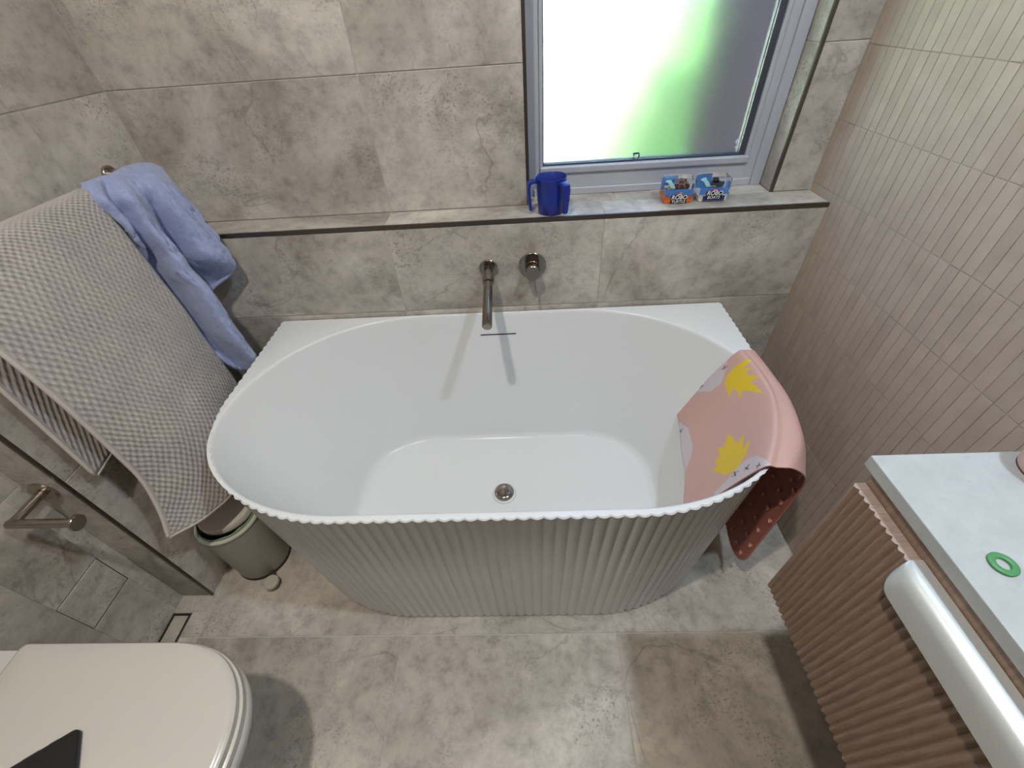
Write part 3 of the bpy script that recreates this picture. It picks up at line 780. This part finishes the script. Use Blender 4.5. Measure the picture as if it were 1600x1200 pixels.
# ------------------------------------------------------------------ bath mat over the rim
MAT = [
[(.590,-.20,.345),(.578,-.285,.343),(.56,-.37,.342),(.545,-.455,.342),(.502,-.58,.338)],
[(.634,-.233,.475),(.632,-.31,.475),(.62,-.40,.47),(.595,-.49,.47),(.548,-.598,.475)],
[(.678,-.252,.592),(.685,-.33,.596),(.68,-.42,.598),(.645,-.52,.598),(.590,-.618,.597)],
[(.703,-.25,.602),(.710,-.335,.605),(.704,-.43,.606),(.672,-.53,.606),(.618,-.622,.604)],
[(.733,-.247,.594),(.736,-.335,.596),(.735,-.435,.596),(.706,-.545,.597),(.655,-.622,.596)],
[(.746,-.25,.56),(.748,-.335,.558),(.750,-.435,.55),(.738,-.535,.54),(.706,-.607,.54)],
[(.748,-.25,.47),(.750,-.335,.46),(.753,-.435,.455),(.750,-.53,.455),(.731,-.592,.457)],
[(.746,-.25,.33),(.748,-.335,.33),(.750,-.43,.33),(.747,-.52,.33),(.728,-.592,.33)],
[(.742,-.25,.20),(.744,-.335,.20),(.744,-.43,.20),(.735,-.52,.20),(.716,-.598,.22)],
[(.735,-.25,.08),(.735,-.335,.08),(.732,-.43,.08),(.717,-.53,.085),(.705,-.605,.13)]]
MW, ML = .37, .84
def mat_fn(u, v):
    r = .04; dv = min(v, 1-v)*ML
    ins = (r-math.sqrt(max(0, r*r-(r-dv)**2)))/MW if dv < r else 0
    return surf(MAT, ins+u*(1-2*ins), v)
PR = dict(
 w=[[(-.2,.2),(0,.192),(.083,.171),(.158,.146),(.142,.117),(.017,.075),(-.2,.06)],
    [(.2,-.1),(.2,.004),(.325,.029),(.49,.034),(.54,.034),(.617,.025),(.733,0),(.73,-.1)],
    [(1.2,.08),(.97,.10),(.942,.130),(.908,.150),(.883,.171),(.898,.2),(.945,.225),(1.0,.275),(1.2,.28)],
    [(.3,.60),(.5,.5),(.62,.56),(.5,.62),(.36,.61)],[(1.2,.5),(.93,.55),(.9,.62),(1.2,.7)]],
 y=[[(.125,.250),(.117,.192),(.133,.167),(.192,.154),(.333,.150),(.275,.163),(.317,.171),(.40,.171),(.35,.179),(.383,.192),(.483,.225),(.325,.208),(.333,.246),(.267,.212),(.217,.212),(.242,.254),(.183,.210),(.15,.29)],
    [(.592,.129),(.692,.117),(.658,.100),(.742,.106),(.75,.092),(.810,.100),(.80,.079),(.908,.129),(.908,.154),(.85,.171),(.758,.179),(.785,.160),(.683,.165),(.72,.148)]])
PLUS = [(.042,.175),(.017,.100),(.30,.0035),(.975,.212),(.945,.178),(.935,.150)]
def inside(P, x, y):
    c = False; j = len(P)-1
    for i in range(len(P)):
        if (P[i][1] > y) != (P[j][1] > y) and x < (P[j][0]-P[i][0])*(y-P[i][1])/(P[j][1]-P[i][1])+P[i][0]: c = not c
        j = i
    return c
PINK, WHT, YEL, BLK = srgb(206, 166, 156), srgb(204, 194, 198), srgb(226, 194, 40), srgb(34, 30, 32)
def print_col(u, v):
    x, y = u*MW, v*ML
    for k, (a, b_) in enumerate(PLUS):
        dx, dy = x-a*MW, y-b_*ML; s, c_ = math.sin(.35+.5*k), math.cos(.35+.5*k)
        p, q = dx*c_-dy*s, dx*s+dy*c_
        if (abs(p) < .0011 and abs(q) < .0075) or (abs(q) < .0011 and abs(p) < .0075): return BLK
    for P in PR['y']:
        if inside(P, u, v): return YEL
    for P in PR['w']:
        if inside(P, u, v): return WHT
    return PINK
bmt = thing('bath_mat', 'pink rubber bath mat with yellow splashes draped over the bath rim', 'bath mat', (0, 0, 0))
NU, NV = 200, 420
me = bpy.data.meshes.new('mat_sheet')
vs = [None]*((NU+1)*(NV+1)); cols = []
for j in range(NV+1):
    v_ = j/NV; dv = min(v_, 1-v_)*ML; ins = (.04-math.sqrt(max(0, .0016-(.04-dv)**2)))/MW if dv < .04 else 0
    row_ = [tuple(surf([r], 0, 0)) if False else None for r in ()]
    ctrl = [[r[k] for r in MAT] for k in range(5)]
    rr = [cr(cpts, v_) for cpts in ctrl]
    for i in range(NU+1):
        uu = ins+(i/NU)*(1-2*ins)
        vs[j*(NU+1)+i] = cr(rr, uu)
        cols.append(print_col(uu, v_))
fs = [(j*(NU+1)+i, j*(NU+1)+i+1, (j+1)*(NU+1)+i+1, (j+1)*(NU+1)+i) for j in range(NV) for i in range(NU)]
me.from_pydata(vs, [], fs); me.shade_smooth()
ca = me.color_attributes.new('print', 'FLOAT_COLOR', 'POINT')
ca.data.foreach_set('color', [c for k in cols for c in k])
me.materials.append(M['mat_top']); me.materials.append(M['mat_under'])
ms = link('mat_sheet', me, None, bmt)
fl_n = me.polygons[NU//2+NU*100].normal
s = ms.modifiers.new('thick', 'SOLIDIFY'); s.thickness = .003; s.offset = -1; s.material_offset = 1; s.material_offset_rim = 1
if fl_n.z < 0 or True:
    pn = me.polygons[NU//2+NU*(NV*2//9)].normal      # face on the inside slope must look up
    if pn.z < 0: me.flip_normals()
cup = lathe(bmesh.new(), [(.0068, .0055), (.0060, .0036), (.0036, .0020), (.0030, 0.0), (0, 0)], 14)
cupm = mesh_of(cup, 'suction_cup', True); cupm.materials.append(mat('coral rubber suction cup', srgb(222, 160, 142), .35))
for j in range(17):
    for i in range(8):
        u_, v_ = (i+.5)/8+(.018 if j % 2 else -.018), .03+j*.0585
        if v_ > .985 or v_ < .05 or .24 < v_ < .46: continue
        p = mat_fn(u_, v_); e1 = mat_fn(u_+.01, v_)-p; e2 = mat_fn(u_, v_+.01)-p
        n_ = e1.cross(e2).normalized()
        if v_ < .24 and n_.z > 0: n_ = -n_
        if v_ > .46 and n_.x > 0: n_ = -n_
        if v_ < .24 : continue
        o = link('suction_cup', cupm, None, bmt); o.matrix_local = axis_mtx(p+n_*.0028, n_)

# ------------------------------------------------------------------ pedal bin
bn = thing('pedal_bin', 'round grey pedal bin with green liner between bath and left wall', 'bin', (-.757, -.490, 0))
obj('bin_body', lathe(bmesh.new(), [(0, .008), (.078, .008), (.080, .012), (.084, .236), (.084, .243), (.079, .243), (.075, .02), (0, .02)], 56), M['bin'], bn, angle=40)
obj('base_ring', lathe(bmesh.new(), [(0, 0), (.081, 0), (.082, .004), (.0805, .010), (0, .010)], 56), M['rubber_dark'], bn, angle=40)
obj('rim', lathe(bmesh.new(), [(.0765, .240), (.0865, .240), (.0875, .244), (.0865, .249), (.0785, .250), (.0765, .247), (.0765, .240)], 56), mat('pale grey bin rim', srgb(206, 204, 190), .45), bn, smooth=True)
bm = bmesh.new()
lathe(bm, [(.0776, .244), (.0772, .252), (.0766, .257), (.0755, .256), (.0750, .244)], 64)
for v_ in bm.verts: v_.co += Vector((fuzz(v_.co, 40, .0015), fuzz(v_.co+Vector((1, 1, 1)), 40, .0015), fuzz(v_.co+Vector((3, 1, 1)), 35, .004)))
obj('bin_liner', bm, M['bag'], bn, smooth=True)
obj('lid', lathe(bmesh.new(), [(0, .246), (.064, .246), (.0735, .250), (.0748, .262), (.072, .269), (.045, .272), (0, .274)], 56), M['bin_lid'], bn, smooth=True, angle=45, loc=(-.001, .003, .003), rot=(R(-2), 0, 0))
obj('hinge', nbox(-.02, .02, .080, .094, .22, .262, bev=.003), M['bin'], bn)
M['pedal'] = mat('pale bin pedal', srgb(196, 192, 178), .45)
pd = obj('pedal', lathe(bmesh.new(), [(0, .014), (.021, .014), (.0225, .016), (.0225, .026), (.021, .028), (.0185, .0286), (.0180, .0276), (0, .0280)], 32), M['pedal'], bn, smooth=True, angle=40, loc=(.074, -.098, .004))
obj('pedal_arm', nbox(-.007, .007, -.04, .03, .013, .018), M['rubber_dark'], bn, loc=(.058, -.064, 0), rot=(0, 0, R(38)))

# ------------------------------------------------------------------ toilet
tl = thing('toilet', 'white back to wall toilet with closed rounded lid at lower left', 'toilet', (XT, -1.035, 0))
def dshape(x0, xe, b, a, n=48, r=.012):
    """straight back at x0, straight sides at +-b, rounded end reaching xe"""
    P = []
    cx = xe-a
    for i in range(n+1):
        th = -PI/2+PI*i/n; e = 2/2.25
        c, s_ = math.cos(th), math.sin(th)
        P.append((cx+a*abs(c)**e, b*math.copysign(abs(s_)**e, s_)))
    for i in range(7):
        th = PI/2+PI/2*i/6; P.append((x0+r+r*math.cos(th), b-r+r*math.sin(th)))
    for i in range(7):
        th = PI+PI/2*i/6; P.append((x0+r+r*math.cos(th), -b+r+r*math.sin(th)))
    return P
def stack(bm, lv):
    rg = [[bm.verts.new((x, y, z)) for x, y in P] for P, z in lv]
    n = len(rg[0])
    for A, B in zip(rg, rg[1:]):
        for i in range(n): bm.faces.new((A[i], A[(i+1)%n], B[(i+1)%n], B[i]))
    bm.faces.new(list(reversed(rg[0]))); bm.faces.new(rg[-1])
    return bm
DS = lambda x0, xe, b, z, a=.185: (dshape(x0, xe, b, a), z)
obj('pan', stack(bmesh.new(), [DS(.002, .40, .125, 0, .12), DS(.002, .42, .135, .10, .13), DS(.002, .50, .150, .25, .16), DS(.002, .573, .163, .345, .185), DS(.002, .590, .166, .385), DS(.002, .592, .166, .398), DS(.002, .588, .163, .404)]), M['ceramic'], tl, angle=50)
obj('seat', stack(bmesh.new(), [DS(.098, .584, .164, .4055), DS(.096, .5885, .1675, .408), DS(.096, .5885, .1675, .418), DS(.098, .584, .165, .4205)]), M['seatp'], tl, angle=50)
obj('lid', stack(bmesh.new(), [DS(.097, .580, .163, .4225), DS(.094, .584, .167, .4245), DS(.094, .584, .167, .433), DS(.097, .580, .1645, .4372), DS(.103, .571, .158, .4395), DS(.15, .52, .12, .4415, .16), DS(.25, .42, .06, .4425, .08)]), M['seatp'], tl, angle=35)
for yy in (-.08, .08): obj('hinge', cyl(bmesh.new(), (.085, yy-.02, .415), (.085, yy+.02, .415), .010, 20, .001), M['chrome'], tl, angle=30)

# phone lying on the lid
ph = thing('mobile_phone', 'black cased phone lying face down on the closed toilet lid', 'phone', (-.6385, -.9975, .4435), (0, 0, math.atan2(-.564, -.826)))
def rrect(x0, x1, y0, y1, r, n=6):
    return [(cx+r*math.cos(a0+PI/2*i/n), cy+r*math.sin(a0+PI/2*i/n)) for cx, cy, a0 in ((x1-r, y1-r, 0), (x0+r, y1-r, PI/2), (x0+r, y0+r, PI), (x1-r, y0+r, 1.5*PI)) for i in range(n+1)]
obj('phone_case', stack(bmesh.new(), [(rrect(.002, .153, .002, .074, .009), 0), (rrect(0, .155, 0, .076, .011), .0022), (rrect(0, .155, 0, .076, .011), .0072), (rrect(.0022, .1528, .0022, .0738, .009), .0095)]), M['phone'], ph, angle=40)
for a, b_ in ((.030, .043), (.055, .078)): obj('side_button', nbox(a, b_, -.0012, .0012, .003, .0068, bev=.0005), M['phone'], ph)
obj('camera_bump', nbox(.112, .148, .036, .070, .0095, .0112, bev=.0007), M['black'], ph)
ph.scale = (1, 1, 1)

# ------------------------------------------------------------------ toilet roll holder (empty)
tp = thing('toilet_roll_holder', 'empty brushed nickel toilet roll holder on the left wall nib', 'roll holder', (-.926, YN, .580))
obj('rosette', cyl(bmesh.new(), (0, 0, 0), (0, -.007, 0), .0275, 40, .001), M['chrome'], tp, angle=30)
obj('arm', cyl(bmesh.new(), (0, -.007, 0), (0, -.080, 0), .0095, 24, .001), M['chrome'], tp, angle=30)
obj('roll_bar', cyl(bmesh.new(), (-.008, -.080, 0), (.135, -.080, 0), .0092, 24, .001), M['chrome'], tp, angle=30)
obj('end_cap', cyl(bmesh.new(), (.135, -.080, 0), (.142, -.080, 0), .0165, 32, .0008), M['chrome'], tp, angle=30)

# access panel in the wall, floor waste
ap = thing('access_panel', 'square tiled access panel set in the low wall behind the toilet', 'panel', (XT, -.712, .2755))
o = tile('left', -.0590, .0590, -.0585, .0585, 0, ap, M['wall_stone'], gap=.002, name='panel_tile')
bm = bmesh.new()
for a in ((-.0625, -.0605, -.0622, .0622), (.0605, .0625, -.0622, .0622), (-.0625, .0625, -.0622, -.0602), (-.0625, .0625, .0602, .0622)): box(bm, -.0021, -.0012, a[0], a[1], a[2], a[3])
obj('panel_gap', bm, M['rubber_dark'], ap)
fd = thing('floor_waste', 'tile insert floor drain with steel frame beside the left wall', 'drain', ((DRX[0]+DRX[1])/2, (DRY[0]+DRY[1])/2, 0))
hx, hy = (DRX[1]-DRX[0])/2-.001, (DRY[1]-DRY[0])/2-.001
bm = bmesh.new()
for a in ((-hx, -hx+.002, -hy, hy), (hx-.002, hx, -hy, hy), (-hx, hx, -hy, -hy+.002), (-hx, hx, hy-.002, hy)): box(bm, a[0], a[1], a[2], a[3], -.002, .0003)
obj('drain_frame', bm, M['chrome'], fd)
obj('drain_gap', nbox(-hx+.002, hx-.002, -hy+.002, hy-.002, -.0021, -.0016), M['black'], fd)
tile('floor', -hx+.008, hx-.008, -hy+.008, hy-.008, 0, fd, M['floor_stone'], gap=0, th=.0014, name='drain_insert')

# ------------------------------------------------------------------ vanity and worktop
VY0, VY1, VX0, VZ = -1.72, -.817, .547, .88
va = thing('vanity_cabinet', 'wall hung dark oak vanity with fluted drawer front at right', 'cabinet', (XR, -1.26, .541))
obj('carcass', nbox(.5525-XR, -.001, VY0+1.26, VY1+1.26, .004, VZ-.0182-.541), M['wood'], va)
def ribbed(y0, y1, z0, z1, x_out, x_in, pitch=.0102, amp=.0038):
    bm = bmesh.new(); n = int(round((y1-y0)/pitch)); k = 8
    pts = []
    for i in range(n*k+1):
        pts.append((x_out+amp*(1-abs(math.sin(PI*i/k))), y1-(y1-y0)*i/(n*k)))
    A = [bm.verts.new((x, y, z0)) for x, y in pts]; B = [bm.verts.new((x, y, z1)) for x, y in pts]
    C_ = [bm.verts.new((x_in, y, z0)) for x, y in pts]; D_ = [bm.verts.new((x_in, y, z1)) for x, y in pts]
    for i in range(len(pts)-1):
        bm.faces.new((A[i], A[i+1], B[i+1], B[i])); f = bm.faces.new((B[i], B[i+1], D_[i+1], D_[i])); f.material_index = 1
        bm.faces.new((D_[i], D_[i+1], C_[i+1], C_[i])); bm.faces.new((C_[i], C_[i+1], A[i+1], A[i]))
    bm.faces.new((A[0], B[0], D_[0], C_[0])); bm.faces.new((A[-1], C_[-1], D_[-1], B[-1]))
    return bm
o = obj('drawer_front', ribbed(VY0+1.26, VY1+1.26, 0.0, .301, .5350-XR, .5515-XR), M['wood'], va)
o.data.materials.append(M['wood_edge'])
# lip pull on the drawer's top edge
bm = bmesh.new(); prof = [(.5745, .3004), (.5745, .3022), (.556, .3028), (.5485, .3012), (.5435, .2970), (.5400, .2890), (.5375, .2640), (.5395, .2630), (.5425, .2870), (.5465, .2945), (.5510, .2985), (.556, .3004)]
y_a, y_b = VY1-.099, VY0+.15; ny = 90; rg = []
for j in range(ny+1):
    s_ = j/ny; y = y_a+(y_b-y_a)*(s_**1.8 if s_ < .5 else s_**1.8)
    dd = min(y_a-y, y-y_b); rr_ = .022; k = 1.0 if dd > rr_ else math.sqrt(max(0, 1-((rr_-dd)/rr_)**2))
    rg.append([bm.verts.new((.538-XR+(x-.556)*((k if x < .556 else .72)), y+1.26, .3020+(z-.3010)*(k if z < .300 else 1))) for x, z in prof])
for A, B in zip(rg, rg[1:]):
    for i in range(len(prof)): bm.faces.new((A[i], A[(i+1)%len(prof)], B[(i+1)%len(prof)], B[i]))
bm.faces.new(rg[0]); bm.faces.new(rg[-1])
obj('drawer_pull', bm, M['handle'], va, angle=35)
wt = obj('worktop', nbox(VX0, XR-.001, VY0-.01, -.8035, VZ-.018, VZ, bev=.0012, seg=2), M['top'])
wt['label'] = 'pale speckled stone worktop slab on the dark vanity'; wt['category'] = 'worktop'
rg_ = thing('rubber_ring', 'small green rubber ring lying on the pale worktop', 'ring', (.589, -.938, VZ))
obj('ring_body', lathe(bmesh.new(), [(.0058, .0008), (.0064, 0), (.0112, 0), (.0120, .0008), (.0120, .0024), (.0112, .0031), (.0064, .0031), (.0058, .0024), (.0058, .0008)], 40), M['green'], rg_, smooth=True)
pc = thing('tumbler', 'dusty pink tumbler at the right end of the pale worktop', 'cup', (.7265, -.838, VZ))
obj('cup', lathe(bmesh.new(), [(0, .001), (.031, .001), (.0325, .004), (.0345, .09), (.0335, .091), (.032, .09), (.030, .006), (0, .006)], 48), M['pink'], pc, smooth=True, angle=50)
obj('foot_ring', lathe(bmesh.new(), [(0, 0), (.0318, 0), (.0318, .0016), (0, .0016)], 40), M['shell'], pc)
